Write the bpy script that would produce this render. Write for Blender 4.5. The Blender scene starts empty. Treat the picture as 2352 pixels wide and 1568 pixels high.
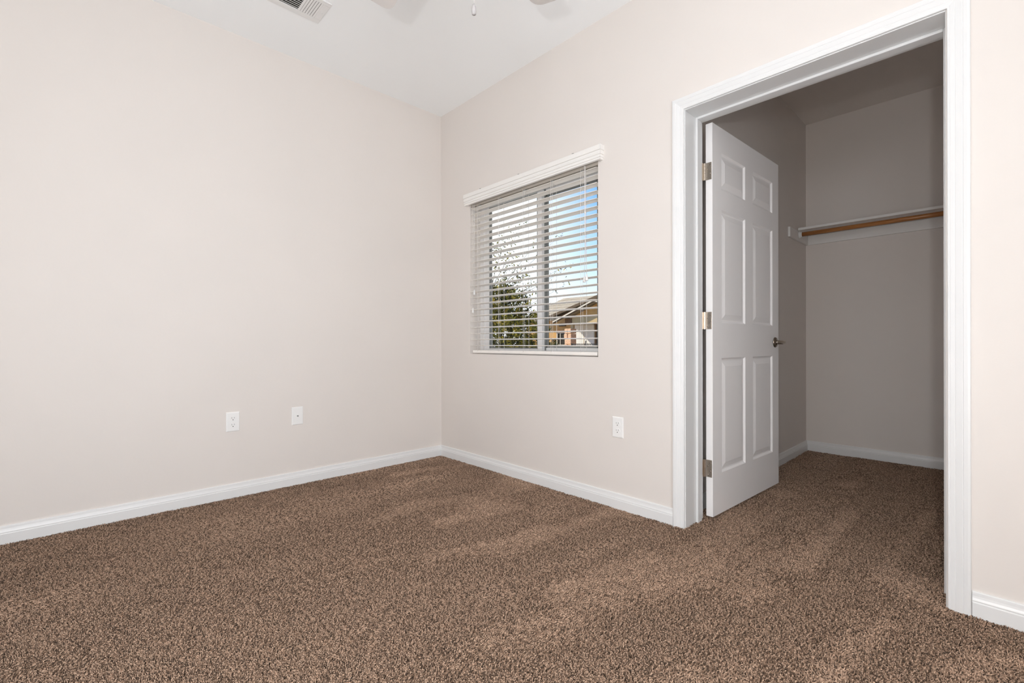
import bpy, bmesh, math, random
from mathutils import Vector, Matrix

random.seed(11)
S = bpy.context.scene
COL = S.collection

# ------------------------------------------------------------------ camera
YAW, ROLL = 0.80978, -0.00159
CAM = Vector((-2.1768, -3.1177, 0.9073))
Fv = Vector((math.cos(YAW), math.sin(YAW), 0))
R0 = Vector((math.sin(YAW), -math.cos(YAW), 0))
U0 = Vector((0, 0, 1))
Rv = R0 * math.cos(ROLL) + U0 * math.sin(ROLL)
Uv = U0 * math.cos(ROLL) - R0 * math.sin(ROLL)
cd = bpy.data.cameras.new('camera')
cd.sensor_width = 36.0
cd.lens = 36.0 * 1063.6 / 2352.0
cd.shift_y = 2.75 / 2352.0
cd.clip_start = 0.05
cd.clip_end = 500
cam = bpy.data.objects.new('camera', cd)
COL.objects.link(cam)
cam.matrix_world = Matrix(((Rv.x, Uv.x, -Fv.x, CAM.x), (Rv.y, Uv.y, -Fv.y, CAM.y),
                           (Rv.z, Uv.z, -Fv.z, CAM.z), (0, 0, 0, 1)))
S.camera = cam

# ------------------------------------------------------------------ exposure
S.view_settings.view_transform = 'Standard'
S.view_settings.look = 'None'
S.view_settings.exposure = 0.08
S.view_settings.gamma = 1.0
S.view_settings.use_curve_mapping = False
S.cycles.max_bounces = 14
S.cycles.diffuse_bounces = 10
S.cycles.transparent_max_bounces = 12
S.cycles.caustics_reflective = False
S.cycles.caustics_refractive = False
S.cycles.sample_clamp_indirect = 6.0
S.cycles.use_denoising = True

# ------------------------------------------------------------------ sky
W = bpy.data.worlds.new('sky')
S.world = W
W.use_nodes = True
wn, wl = W.node_tree.nodes, W.node_tree.links
wn.clear()
out = wn.new('ShaderNodeOutputWorld')
bg = wn.new('ShaderNodeBackground')
tc = wn.new('ShaderNodeTexCoord')
sep = wn.new('ShaderNodeSeparateXYZ')
ramp = wn.new('ShaderNodeValToRGB')
wl.new(tc.outputs['Generated'], sep.inputs[0])
wl.new(sep.outputs['Z'], ramp.inputs['Fac'])
cr = ramp.color_ramp
cr.elements[0].position = 0.0
cr.elements[0].color = (0.93, 0.97, 1.0, 1)
cr.elements[1].position = 1.0
cr.elements[1].color = (0.03, 0.14, 0.52, 1)
for p, c in ((0.10, (0.76, 0.90, 1.0)), (0.19, (0.42, 0.70, 0.99)), (0.30, (0.13, 0.42, 0.90)), (0.45, (0.06, 0.26, 0.75))):
    e = cr.elements.new(p)
    e.color = (*c, 1)
dot = wn.new('ShaderNodeVectorMath')
dot.operation = 'DOT_PRODUCT'
dot.inputs[1].default_value = (math.cos(math.radians(78)) * .97, math.sin(math.radians(78)) * .97, .24)
wl.new(tc.outputs['Generated'], dot.inputs[0])
mr = wn.new('ShaderNodeMapRange')
mr.interpolation_type = 'SMOOTHSTEP'
mr.inputs['From Min'].default_value = 0.73
mr.inputs['From Max'].default_value = 0.87
wl.new(dot.outputs['Value'], mr.inputs['Value'])
mx = wn.new('ShaderNodeMix')
mx.data_type = 'RGBA'
wl.new(mr.outputs['Result'], mx.inputs[0])
wl.new(ramp.outputs['Color'], mx.inputs[6])
mx.inputs[7].default_value = (1.0, 1.04, 1.06, 1)
wl.new(mx.outputs[2], bg.inputs['Color'])
bg.inputs['Strength'].default_value = 1.15
wl.new(bg.outputs[0], out.inputs[0])

# ------------------------------------------------------------------ sun and lamps
def lamp(name, kind, loc, energy, color=(1, 1, 1), **kw):
    d = bpy.data.lights.new(name, kind)
    d.energy = energy
    d.color = color
    for k, v in kw.items():
        setattr(d, k, v)
    o = bpy.data.objects.new(name, d)
    o.location = loc
    COL.objects.link(o)
    return o

def aim(o, target):
    o.rotation_euler = (Vector(target) - o.location).to_track_quat('-Z', 'Y').to_euler()

sun = lamp('sun', 'SUN', (0, 30, 30), 6.0, (1.0, 0.88, 0.68), angle=0.01)
saz, sel = math.radians(121), math.radians(36)
sun.rotation_euler = Vector((-math.cos(saz) * math.cos(sel), -math.sin(saz) * math.cos(sel), -math.sin(sel))).to_track_quat('-Z', 'Y').to_euler()

# the photographer's flash, just behind and right of the camera
flash = lamp('flash', 'POINT', (-2.80, -3.241, .938), 62.0, (0.985, 0.995, 0.995), shadow_soft_size=0.03)
# added fill lamp in front of the closed wall behind the camera
rear_lamp = lamp('rear_fill', 'AREA', (-2.05, -4.02, 1.05), 22.0, (0.92, 1.0, 1.10), shape='RECTANGLE', size=1.5, size_y=1.8, spread=math.radians(150))
aim(rear_lamp, (-1.6, 0, 1.25))
# added fill lamp by the closed side wall, left of the camera
side = lamp('side_fill', 'AREA', (-2.90, -1.9, 1.05), 11.0, (0.92, 1.0, 1.10), shape='RECTANGLE', size=1.5, size_y=1.7)
aim(side, (0, -1.45, 1.2))
# added fill lamp behind the camera, turned up to brighten the ceiling
bounce = lamp('ceiling_fill', 'AREA', (-2.30, -3.45, 1.75), 9.0, (0.92, 1.0, 1.10), shape='DISK', size=0.5)
aim(bounce, (-1.55, -2.35, 2.74))

# ------------------------------------------------------------------ materials
def mat(name, color, rough=0.6, var=0.0, vscale=6.0, bump=0.0, bscale=120.0, metal=0.0, spec=0.3, coat=0.0):
    m = bpy.data.materials.new(name)
    m.use_nodes = True
    n, l = m.node_tree.nodes, m.node_tree.links
    b = n['Principled BSDF']
    b.inputs['Base Color'].default_value = (*color, 1)
    b.inputs['Roughness'].default_value = rough
    b.inputs['Metallic'].default_value = metal
    b.inputs['Specular IOR Level'].default_value = spec
    t = n.new('ShaderNodeTexCoord')
    if var > 0:
        nz = n.new('ShaderNodeTexNoise')
        nz.inputs['Scale'].default_value = vscale
        nz.inputs['Detail'].default_value = 4
        l.new(t.outputs['Object'], nz.inputs['Vector'])
        r = n.new('ShaderNodeValToRGB')
        r.color_ramp.elements[0].position = 0.3
        r.color_ramp.elements[1].position = 0.7
        r.color_ramp.elements[0].color = (*[c * (1 - var) for c in color], 1)
        r.color_ramp.elements[1].color = (*[min(1, c * (1 + var)) for c in color], 1)
        l.new(nz.outputs['Fac'], r.inputs['Fac'])
        l.new(r.outputs['Color'], b.inputs['Base Color'])
    if bump > 0:
        nb = n.new('ShaderNodeTexNoise')
        nb.inputs['Scale'].default_value = bscale
        nb.inputs['Detail'].default_value = 3
        l.new(t.outputs['Object'], nb.inputs['Vector'])
        bp = n.new('ShaderNodeBump')
        bp.inputs['Strength'].default_value = bump
        bp.inputs['Distance'].default_value = 0.002
        l.new(nb.outputs['Fac'], bp.inputs['Height'])
        l.new(bp.outputs['Normal'], b.inputs['Normal'])
    return m

M = {}
M['wall'] = mat('wall_paint', (0.745, 0.703, 0.667), 0.55, 0.012, 2.0, 0.10, 90, spec=0.25)
M['ceiling'] = mat('ceiling_paint', (0.960, 0.982, 0.992), 0.8, 0.008, 2.0, 0.08, 90, spec=0.2)
M['trim'] = mat('trim_paint', (0.775, 0.782, 0.782), 0.32, 0.006, 5.0, spec=0.45)
M['door'] = mat('door_paint', (0.90, 0.885, 0.88), 0.38, 0.008, 4.0, 0.03, 200, spec=0.4)
M['plastic'] = mat('white_plastic', (0.86, 0.86, 0.85), 0.35, 0.01, 8.0, spec=0.45)
M['vinyl'] = mat('window_vinyl', (0.84, 0.84, 0.84), 0.4, 0.01, 8.0, spec=0.4)
M['gasket'] = mat('grey_gasket', (0.26, 0.27, 0.26), 0.6, 0.05, 30.0)
M['dark'] = mat('dark_void', (0.03, 0.026, 0.022), 0.8, 0.1, 20.0)
M['slat'] = mat('blind_slat', (0.90, 0.87, 0.825), 0.45, 0.012, 7.0, spec=0.4)
M['valance'] = mat('blind_valance', (0.86, 0.845, 0.82), 0.4, 0.01, 7.0, spec=0.4)
M['headrail'] = mat('headrail_shaded', (0.46, 0.42, 0.37), 0.5, 0.03, 9.0)  # grey-brown tone carries the shade behind the valance
M['cord'] = mat('blind_cord', (0.84, 0.82, 0.79), 0.8, 0.04, 60.0)
M['nickel'] = mat('satin_nickel', (0.62, 0.55, 0.47), 0.28, 0.06, 40.0, metal=1.0)
M['lever'] = mat('dark_nickel', (0.36, 0.31, 0.26), 0.22, 0.06, 40.0, metal=1.0)
M['shelf'] = mat('shelf_paint', (0.80, 0.79, 0.775), 0.45, 0.01, 6.0, spec=0.35)
M['steel'] = mat('vent_steel', (0.82, 0.82, 0.81), 0.4, 0.01, 9.0, spec=0.4)
M['fan'] = mat('fan_white', (0.72, 0.69, 0.665), 0.45, 0.02, 9.0, spec=0.3)
M['fob'] = mat('fob_wood', (0.42, 0.40, 0.395), 0.5, 0.05, 40.0, spec=0.1)
M['backing'] = mat('carpet_backing', (0.10, 0.068, 0.048), 0.95, 0.2, 60.0, spec=0.05)
M['frosted'] = mat('frosted_glass', (0.85, 0.84, 0.80), 0.3, 0.01, 6.0)
# outside
M['stucco'] = mat('stucco', (0.56, 0.335, 0.135), 0.9, 0.10, 3.0, 0.4, 30, spec=0.1)
M['stucco_light'] = mat('stucco_light', (0.52, 0.40, 0.23), 0.9, 0.06, 3.0, 0.3, 30, spec=0.1)
M['fascia_shadow_dark'] = mat('fascia_shadow_dark', (0.10, 0.07, 0.045), 0.7, 0.2, 6.0)  # also colours the painted shadow strip under the porch barge
M['fascia_light'] = mat('fascia_light', (0.66, 0.62, 0.54), 0.6, 0.05, 6.0)
M['stone'] = mat('pink_stone', (0.72, 0.46, 0.30), 0.9, 0.25, 9.0, 0.6, 30)
M['iron'] = mat('black_iron', (0.02, 0.02, 0.022), 0.5, 0.2, 20.0)
M['curtain'] = mat('curtain_cloth', (0.86, 0.86, 0.84), 0.9, 0.03, 12.0)
M['soil'] = mat('dry_ground', (0.33, 0.27, 0.18), 0.95, 0.3, 0.8, 0.5, 20, spec=0.05)
M['bark'] = mat('bark', (0.20, 0.145, 0.10), 0.9, 0.3, 25.0, 0.8, 60, spec=0.1)
M['timber_and_shade'] = mat('brown_timber_and_shade', (0.16, 0.09, 0.05), 0.7, 0.2, 12.0)  # on the upper gable wall it stands for shaded stucco
M['terracotta'] = mat('terracotta', (0.42, 0.16, 0.08), 0.8, 0.15, 12.0)
M['shingle'] = mat('roof_shingle', (0.42, 0.37, 0.285), 0.95, 0.15, 3.0, 0.5, 40, spec=0.05)
M['mulch_leaf'] = mat('dark_leaf', (0.05, 0.07, 0.02), 0.6, 0.3, 9.0)

def wood_mat():
    m = mat('rod_wood', (0.36, 0.15, 0.045), 0.35, spec=0.5)
    n, l = m.node_tree.nodes, m.node_tree.links
    b = n['Principled BSDF']
    t = n.new('ShaderNodeTexCoord')
    mp = n.new('ShaderNodeMapping')
    mp.inputs['Scale'].default_value = (30, 2.0, 30)
    nz = n.new('ShaderNodeTexNoise')
    nz.inputs['Scale'].default_value = 3.0
    nz.inputs['Detail'].default_value = 6
    r = n.new('ShaderNodeValToRGB')
    r.color_ramp.elements[0].position = 0.3
    r.color_ramp.elements[0].color = (0.30, 0.115, 0.03, 1)
    r.color_ramp.elements[1].position = 0.72
    r.color_ramp.elements[1].color = (0.50, 0.23, 0.08, 1)
    l.new(t.outputs['Object'], mp.inputs[0])
    l.new(mp.outputs[0], nz.inputs['Vector'])
    l.new(nz.outputs['Fac'], r.inputs['Fac'])
    l.new(r.outputs['Color'], b.inputs['Base Color'])
    return m
M['rod'] = wood_mat()

def glass_mat():
    m = bpy.data.materials.new('window_glass')
    m.use_nodes = True
    n, l = m.node_tree.nodes, m.node_tree.links
    n.clear()
    o = n.new('ShaderNodeOutputMaterial')
    tr = n.new('ShaderNodeBsdfTransparent')
    tr.inputs[0].default_value = (0.985, 0.99, 0.985, 1)
    gl = n.new('ShaderNodeBsdfGlossy')
    gl.inputs['Roughness'].default_value = 0.02
    fr = n.new('ShaderNodeFresnel')
    fr.inputs['IOR'].default_value = 1.16
    mxs = n.new('ShaderNodeMixShader')
    l.new(fr.outputs[0], mxs.inputs[0])
    l.new(tr.outputs[0], mxs.inputs[1])
    l.new(gl.outputs[0], mxs.inputs[2])
    l.new(mxs.outputs[0], o.inputs[0])
    return m
M['glass'] = glass_mat()

def leaf_mat():
    m = bpy.data.materials.new('tree_leaf')
    m.use_nodes = True
    n, l = m.node_tree.nodes, m.node_tree.links
    b = n['Principled BSDF']
    at = n.new('ShaderNodeAttribute')
    at.attribute_name = 'tone'
    r = n.new('ShaderNodeValToRGB')  # ramp puts shaded black and sunlit gold leaves into the colour
    r.color_ramp.elements[0].color = (0.006, 0.010, 0.002, 1)
    r.color_ramp.elements[1].color = (0.72, 0.52, 0.07, 1)
    e = r.color_ramp.elements.new(0.55)
    e.color = (0.22, 0.195, 0.018, 1)
    l.new(at.outputs['Fac'], r.inputs['Fac'])
    l.new(r.outputs['Color'], b.inputs['Base Color'])
    b.inputs['Roughness'].default_value = 0.5
    b.inputs['Specular IOR Level'].default_value = 0.2
    return m
M['leaf'] = leaf_mat()

def carpet_mat():
    m = bpy.data.materials.new('carpet_yarn')
    m.use_nodes = True
    n, l = m.node_tree.nodes, m.node_tree.links
    b = n['Principled BSDF']
    at = n.new('ShaderNodeAttribute')
    at.attribute_name = 'tone'
    r = n.new('ShaderNodeValToRGB')
    r.color_ramp.elements[0].color = (0.035, 0.022, 0.014, 1)
    r.color_ramp.elements[1].color = (0.63, 0.44, 0.318, 1)
    e = r.color_ramp.elements.new(0.45)
    e.color = (0.19, 0.118, 0.077, 1)
    l.new(at.outputs['Fac'], r.inputs['Fac'])
    l.new(r.outputs['Color'], b.inputs['Base Color'])
    b.inputs['Roughness'].default_value = 0.85
    b.inputs['Specular IOR Level'].default_value = 0.12
    b.inputs['Sheen Weight'].default_value = 0.08
    return m
M['yarn'] = carpet_mat()

# ------------------------------------------------------------------ mesh helpers
ORG = {}

class MB:
    def __init__(self):
        self.v, self.f, self.s = [], [], []
    def add(self, vs, fs, smooth=False):
        k = len(self.v)
        self.v += [tuple(p) for p in vs]
        self.f += [tuple(i + k for i in f) for f in fs]
        self.s += [smooth] * len(fs)
        return self
    def box(self, a, b, bev=0.0):
        x0, y0, z0 = [min(p, q) for p, q in zip(a, b)]
        x1, y1, z1 = [max(p, q) for p, q in zip(a, b)]
        if bev <= 0:
            vs = [(x0, y0, z0), (x1, y0, z0), (x1, y1, z0), (x0, y1, z0), (x0, y0, z1), (x1, y0, z1), (x1, y1, z1), (x0, y1, z1)]
            return self.add(vs, [(3, 2, 1, 0), (4, 5, 6, 7), (0, 1, 5, 4), (1, 2, 6, 5), (2, 3, 7, 6), (3, 0, 4, 7)])
        bm = bmesh.new()
        bmesh.ops.create_cube(bm, size=1.0)
        for v in bm.verts:
            v.co = Vector(((x0 + x1) / 2 + v.co.x * (x1 - x0), (y0 + y1) / 2 + v.co.y * (y1 - y0), (z0 + z1) / 2 + v.co.z * (z1 - z0)))
        bmesh.ops.bevel(bm, geom=bm.edges[:], offset=bev, segments=2, affect='EDGES', profile=0.5)
        bm.verts.index_update()
        self.add([v.co for v in bm.verts], [[v.index for v in f.verts] for f in bm.faces])
        bm.free()
        return self
    def obox(self, o, ax, ay, az):
        o, ax, ay, az = Vector(o), Vector(ax), Vector(ay), Vector(az)
        vs = [o, o + ax, o + ax + ay, o + ay, o + az, o + ax + az, o + ax + ay + az, o + ay + az]
        return self.add(vs, [(3, 2, 1, 0), (4, 5, 6, 7), (0, 1, 5, 4), (1, 2, 6, 5), (2, 3, 7, 6), (3, 0, 4, 7)])
    def tube(self, pts, rad, seg=8, cap=True, smooth=True):
        pts = [Vector(p) for p in pts]
        rads = rad if isinstance(rad, (list, tuple)) else [rad] * len(pts)
        vs, fs = [], []
        prev = None
        for i, p in enumerate(pts):
            d = (pts[min(i + 1, len(pts) - 1)] - pts[max(i - 1, 0)]).normalized()
            if prev is None:
                h = Vector((0, 0, 1)) if abs(d.z) < 0.9 else Vector((1, 0, 0))
                n1 = d.cross(h).normalized()
            else:
                n1 = (prev - d * prev.dot(d)).normalized()
            prev = n1
            n2 = d.cross(n1)
            for k in range(seg):
                a = 2 * math.pi * k / seg
                vs.append(p + (n1 * math.cos(a) + n2 * math.sin(a)) * rads[i])
        for i in range(len(pts) - 1):
            for k in range(seg):
                k2 = (k + 1) % seg
                fs.append((i * seg + k, i * seg + k2, (i + 1) * seg + k2, (i + 1) * seg + k))
        self.add(vs, fs, smooth)
        if cap:
            n = len(self.v) - len(vs)
            self.f.append(tuple(n + k for k in reversed(range(seg))))
            self.f.append(tuple(n + (len(pts) - 1) * seg + k for k in range(seg)))
            self.s += [False, False]
        return self
    def lathe(self, prof, c, axis='z', seg=24, smooth=True):
        vs, fs = [], []
        for (r, h) in prof:
            for k in range(seg):
                a = 2 * math.pi * k / seg
                u, w = r * math.cos(a), r * math.sin(a)
                if axis == 'z':
                    vs.append((c[0] + u, c[1] + w, c[2] + h))
                elif axis == 'y':
                    vs.append((c[0] + w, c[1] + h, c[2] + u))
                else:
                    vs.append((c[0] + h, c[1] + u, c[2] + w))
        for i in range(len(prof) - 1):
            for k in range(seg):
                k2 = (k + 1) % seg
                fs.append((i * seg + k, i * seg + k2, (i + 1) * seg + k2, (i + 1) * seg + k))
        return self.add(vs, fs, smooth)
    def sweep(self, prof, path_fn, n, smooth=False, close=True):
        """prof: list of 2-D points; path_fn(i, p) gives the 3-D point of profile point p at station i."""
        vs = [path_fn(i, p) for i in range(n) for p in prof]
        m = len(prof)
        fs = []
        for i in range(n - 1):
            for k in range(m if close else m - 1):
                k2 = (k + 1) % m
                fs.append((i * m + k, i * m + k2, (i + 1) * m + k2, (i + 1) * m + k))
        if close:
            fs.append(tuple(range(m)))
            fs.append(tuple(reversed(range((n - 1) * m, n * m))))
        return self.add(vs, fs, smooth)
    def build(self, name, m, parent=None, origin=None, fix=True):
        xs, ys, zs = zip(*self.v)
        c = Vector(origin) if origin is not None else Vector(((min(xs) + max(xs)) / 2, (min(ys) + max(ys)) / 2, min(zs)))
        me = bpy.data.meshes.new(name)
        me.from_pydata([tuple(Vector(p) - c) for p in self.v], [], self.f)
        me.update()
        if fix:
            bm = bmesh.new()
            bm.from_mesh(me)
            bmesh.ops.recalc_face_normals(bm, faces=bm.faces[:])
            bm.to_mesh(me)
            bm.free()
        me.polygons.foreach_set('use_smooth', self.s)
        me.materials.append(m)
        o = bpy.data.objects.new(name, me)
        COL.objects.link(o)
        ORG[o] = c
        if parent is not None:
            o.parent = parent
            o.location = c - ORG[parent]
        else:
            o.location = c
        return o

def empty(name, loc, rz=0.0, local=False):
    o = bpy.data.objects.new(name, None)
    o.empty_display_size = 0.1
    COL.objects.link(o)
    o.location = loc
    o.rotation_euler = (0, 0, rz)
    ORG[o] = Vector((0, 0, 0)) if local else Vector(loc)
    return o

def tag(o, label=None, cat=None, group=None, kind=None):
    if label: o['label'] = label
    if cat: o['category'] = cat
    if group: o['group'] = group
    if kind: o['kind'] = kind
    return o

def dup(o, delta=(0, 0, 0), parent=None):
    c = o.copy()
    COL.objects.link(c)
    ORG[c] = ORG[o] + Vector(delta)
    if parent is not None:
        c.parent = parent
        c.location = ORG[c] - ORG[parent]
    else:
        c.location = o.location + Vector(delta)
    return c

def wall_grid(normal_axis, p0, p1, us, zs, holes):
    """solid wall between p0 and p1 along normal_axis with rectangular holes (u0,u1,z0,z1); us/zs are the cell breaks."""
    us, zs = sorted(set(us)), sorted(set(zs))
    nu, nz = len(us) - 1, len(zs) - 1
    def solid(i, j):
        if i < 0 or j < 0 or i >= nu or j >= nz:
            return False
        uc, zc = (us[i] + us[i + 1]) / 2, (zs[j] + zs[j + 1]) / 2
        return not any(h[0] < uc < h[1] and h[2] < zc < h[3] for h in holes)
    mb = MB()
    ids = {}
    def V(p, u, z):
        k = (p, round(u, 5), round(z, 5))
        if k not in ids:
            ids[k] = len(mb.v)
            mb.v.append((p, u, z) if normal_axis == 'x' else (u, p, z))
        return ids[k]
    def Q(*a):
        mb.f.append(tuple(V(*q) for q in a))
        mb.s.append(False)
    for i in range(nu):
        for j in range(nz):
            if not solid(i, j):
                continue
            a, b, c, d = us[i], us[i + 1], zs[j], zs[j + 1]
            for p in (p0, p1):
                Q((p, a, c), (p, b, c), (p, b, d), (p, a, d))
            if not solid(i - 1, j): Q((p0, a, c), (p1, a, c), (p1, a, d), (p0, a, d))
            if not solid(i + 1, j): Q((p0, b, c), (p1, b, c), (p1, b, d), (p0, b, d))
            if not solid(i, j - 1): Q((p0, a, c), (p0, b, c), (p1, b, c), (p1, a, c))
            if not solid(i, j + 1): Q((p0, a, d), (p0, b, d), (p1, b, d), (p1, a, d))
    return mb

# ------------------------------------------------------------------ room shell
H = 2.74
ZF = -0.013                       # top of the carpet backing
XW, YB = -2.95, -4.10             # left-behind wall and wall behind the camera
XC, YCL, YCR = 2.324, -1.997, -3.40   # closet back, left and right walls
TW = 0.192                        # thickness of the wall with window and closet doorway
WIN = (-1.545, -0.376, 0.825, 1.96)
DOOR = (-2.995, -2.056, -0.02, 2.048)

def struct(o, label=None):
    o['kind'] = 'structure'
    if label: o['label'] = label
    return o

struct(MB().box((XW - .15, YB - .15, ZF - .15), (XC + .15, 0.15, ZF)).build('floor', M['backing']), 'floor slab under the brown carpet of room and closet')
struct(MB().box((XW - .15, YB - .15, H), (.1, 0.15, H + .12)).build('ceiling', M['ceiling']), 'flat pale grey ceiling over the room')
struct(MB().box((.1, YB - .15, H), (XC + .15, 0.15, H + .12)).build('ceiling_closet', M['wall']), 'beige painted ceiling of the closet')
struct(wall_grid('y', 0.0, 0.15, [XW - .15, TW], [ZF, H], []).build('wall_left', M['wall']), 'long plain beige wall with an outlet and a cable plate')
struct(wall_grid('x', 0.0, TW, [YB - .15, DOOR[0], DOOR[1], WIN[0], WIN[1], 0.0], [ZF, DOOR[3], WIN[2], WIN[3], H],
                 [WIN, DOOR]).build('wall_right', M['wall']), 'beige wall holding the window and the closet doorway')
struct(wall_grid('x', XW - .15, XW, [YB, 0.0], [ZF, H], []).build('wall_side', M['wall']), 'plain beige wall left of the camera')
struct(wall_grid('y', YB - .15, YB, [XW - .15, 0.0], [ZF, H], []).build('wall_back', M['wall']), 'plain beige wall behind the camera')
struct(wall_grid('y', YCL, YCL + .12, [TW, XC + .12], [ZF, H], []).build('wall_closet_left', M['wall']), 'shaded closet wall behind the open door')
struct(wall_grid('x', XC, XC + .12, [YCR, YCL], [ZF, H], []).build('wall_closet_back', M['wall']), 'closet end wall carrying the shelf and rod')
struct(wall_grid('y', YCR - .12, YCR, [TW, XC + .12], [ZF, H], []).build('wall_closet_right', M['wall']), 'closet wall hidden beyond the right jamb')

# baseboards: profile (distance from wall, height)
BASE = [(0, ZF), (.0140, ZF), (.0140, .0440), (.0134, .0462), (.0118, .0475), (.0118, .0492), (.0130, .0505), (.0126, .0530),
        (.0102, .0600), (.0088, .0670), (.0084, .0725), (.0078, .0775), (.0060, .0800), (0, .0800)]
def baseboard(name, a, b, nrm, label, m0=0, m1=0):
    """from a to b along the wall; nrm is the direction into the room; m0/m1 = +1 inside mitre at that end."""
    a, b, nrm = Vector((*a, 0)), Vector((*b, 0)), Vector((*nrm, 0))
    t = (b - a).normalized()
    def fn(i, p):
        q = a + t * (p[0] * m0) if i == 0 else b - t * (p[0] * m1)
        q = q + nrm * p[0]
        return (q.x, q.y, p[1])
    return struct(MB().sweep(BASE, fn, 2).build(name, M['trim']), label)
baseboard('baseboard_left', (XW, 0), (0, 0), (0, -1), 'white moulded baseboard along the long left wall', 1, 1)
baseboard('baseboard_right', (0, 0), (0, -2.001), (-1, 0), 'white moulded baseboard under the window', 1, 0)
baseboard('baseboard_right_end', (0, -3.057), (0, YB), (-1, 0), 'white moulded baseboard right of the closet doorway', 0, 1)
baseboard('baseboard_closet_left', (TW + .02, YCL), (XC, YCL), (0, -1), 'white baseboard behind the open closet door', 0, 1)
baseboard('baseboard_closet_back', (XC, YCL), (XC, YCR), (-1, 0), 'white baseboard along the closet end wall', 1, 1)

# door casing: profile (across the width from the opening outwards, thickness)
CAS = [(0, 0), (0, .0075), (.0015, .0095), (.0045, .0100), (.0065, .0088), (.0085, .0098), (.0180, .0112), (.0195, .0104), (.0215, .0116),
       (.0370, .0150), (.0385, .0142), (.0405, .0156), (.0500, .0168), (.0560, .0160), (.0580, .0130), (.0580, 0)]
YL, YR, ZT = -2.0595, -2.9975, 2.0465     # inner edges of the casing
def casing(i, p):
    w, t = p
    if i == 0: return (-t, YL + w, ZF)
    if i == 1: return (-t, YL + w, ZT + w)
    if i == 2: return (-t, YR - w, ZT + w)
    return (-t, YR - w, ZF)
struct(MB().sweep(CAS, casing, 4).build('trim_1', M['trim']), 'white moulded casing around the closet doorway')

# jamb lining with stop
jl, jr, jt = -2.0625, -2.9930, 2.0430
jam = empty('trim_2', (0.09, (jl + jr) / 2, 0))
struct(jam, 'white lining and stop inside the closet doorway')
mb = MB()
mb.box((0.0, jl, ZF), (TW, DOOR[1] - .0001, jt), .0015).build('side_jamb', M['trim'], jam)
MB().box((0.0, DOOR[0] + .0001, ZF), (TW, jr, jt), .0015).build('side_jamb', M['trim'], jam)
MB().box((0.0, DOOR[0] + .0001, jt), (TW, DOOR[1] - .0001, DOOR[3] - .0001), .0015).build('head_jamb', M['trim'], jam)
ST0, ST1 = .110, .157
MB().box((ST0, jl - .0115, ZF), (ST1, jl, jt), .003).build('door_stop', M['trim'], jam)
MB().box((ST0, jr, ZF), (ST1, jr + .0115, jt), .003).build('door_stop', M['trim'], jam)
MB().box((ST0, jr + .0115, jt - .0115), (ST1, jl - .0115, jt), .003).build('door_stop', M['trim'], jam)

# ------------------------------------------------------------------ closet door (six raised panels), local frame: u along the door, w back, z up
DANG = math.radians(-2.78)
DW, DT, DZ0, DZ1 = 0.888, 0.035, 0.010, 2.037
door = empty('door_1', (0.2085, -2.1067, 0.0), DANG, local=True)
struct(door, 'white six-panel door standing open into the closet')
door['category'] = 'door'
PAN = [(u0, u1, z0, z1) for (u0, u1) in ((.100, .393), (.495, .790)) for (z0, z1) in ((.222, .824), (1.010, 1.606), (1.714, 1.905))]
STEP = [(0, 0), (.004, .0035), (.009, .0090), (.016, .0095), (.043, .0028), (.046, .0022)]
mb = MB()
us = sorted({0, DW, .100, .393, .495, .790})
zs = sorted({DZ0, DZ1, .222, .824, 1.010, 1.606, 1.714, 1.905})
for w0, sg in ((0.0, 1), (DT, -1)):
    for i in range(len(us) - 1):
        for j in range(len(zs) - 1):
            a, b, c, d = us[i], us[i + 1], zs[j], zs[j + 1]
            if any(abs(a - p[0]) < 1e-6 and abs(b - p[1]) < 1e-6 and abs(c - p[2]) < 1e-6 for p in PAN):
                continue
            mb.add([(a, w0, c), (b, w0, c), (b, w0, d), (a, w0, d)], [(0, 1, 2, 3)])
    for (a, b, c, d) in PAN:
        rings = []
        for ins, dep in STEP:
            w = w0 + sg * dep
            rings.append([(a + ins, w, c + ins), (b - ins, w, c + ins), (b - ins, w, d - ins), (a + ins, w, d - ins)])
        vs = [p for r in rings for p in r]
        fs = [(r * 4 + k, r * 4 + (k + 1) % 4, r * 4 + 4 + (k + 1) % 4, r * 4 + 4 + k) for r in range(len(rings) - 1) for k in range(4)]
        fs.append(tuple((len(rings) - 1) * 4 + k for k in range(4)))
        mb.add(vs, fs)
mb.add([(0, 0, DZ0), (DW, 0, DZ0), (DW, DT, DZ0), (0, DT, DZ0)], [(0, 1, 2, 3)])
mb.add([(0, 0, DZ1), (DW, 0, DZ1), (DW, DT, DZ1), (0, DT, DZ1)], [(0, 1, 2, 3)])
mb.add([(0, 0, DZ0), (0, 0, DZ1), (0, DT, DZ1), (0, DT, DZ0)], [(0, 1, 2, 3)])
mb.add([(DW, 0, DZ0), (DW, 0, DZ1), (DW, DT, DZ1), (DW, DT, DZ0)], [(0, 1, 2, 3)])
bm = bmesh.new()
bv = [bm.verts.new(p) for p in mb.v]
for f in mb.f:
    bm.faces.new([bv[i] for i in f])
bmesh.ops.remove_doubles(bm, verts=bm.verts[:], dist=1e-5)
bm.verts.index_update()
mb2 = MB().add([v.co.copy() for v in bm.verts], [[v.index for v in f.verts] for f in bm.faces])
bm.free()
mb2.build('door_panel', M['door'], door)

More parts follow.
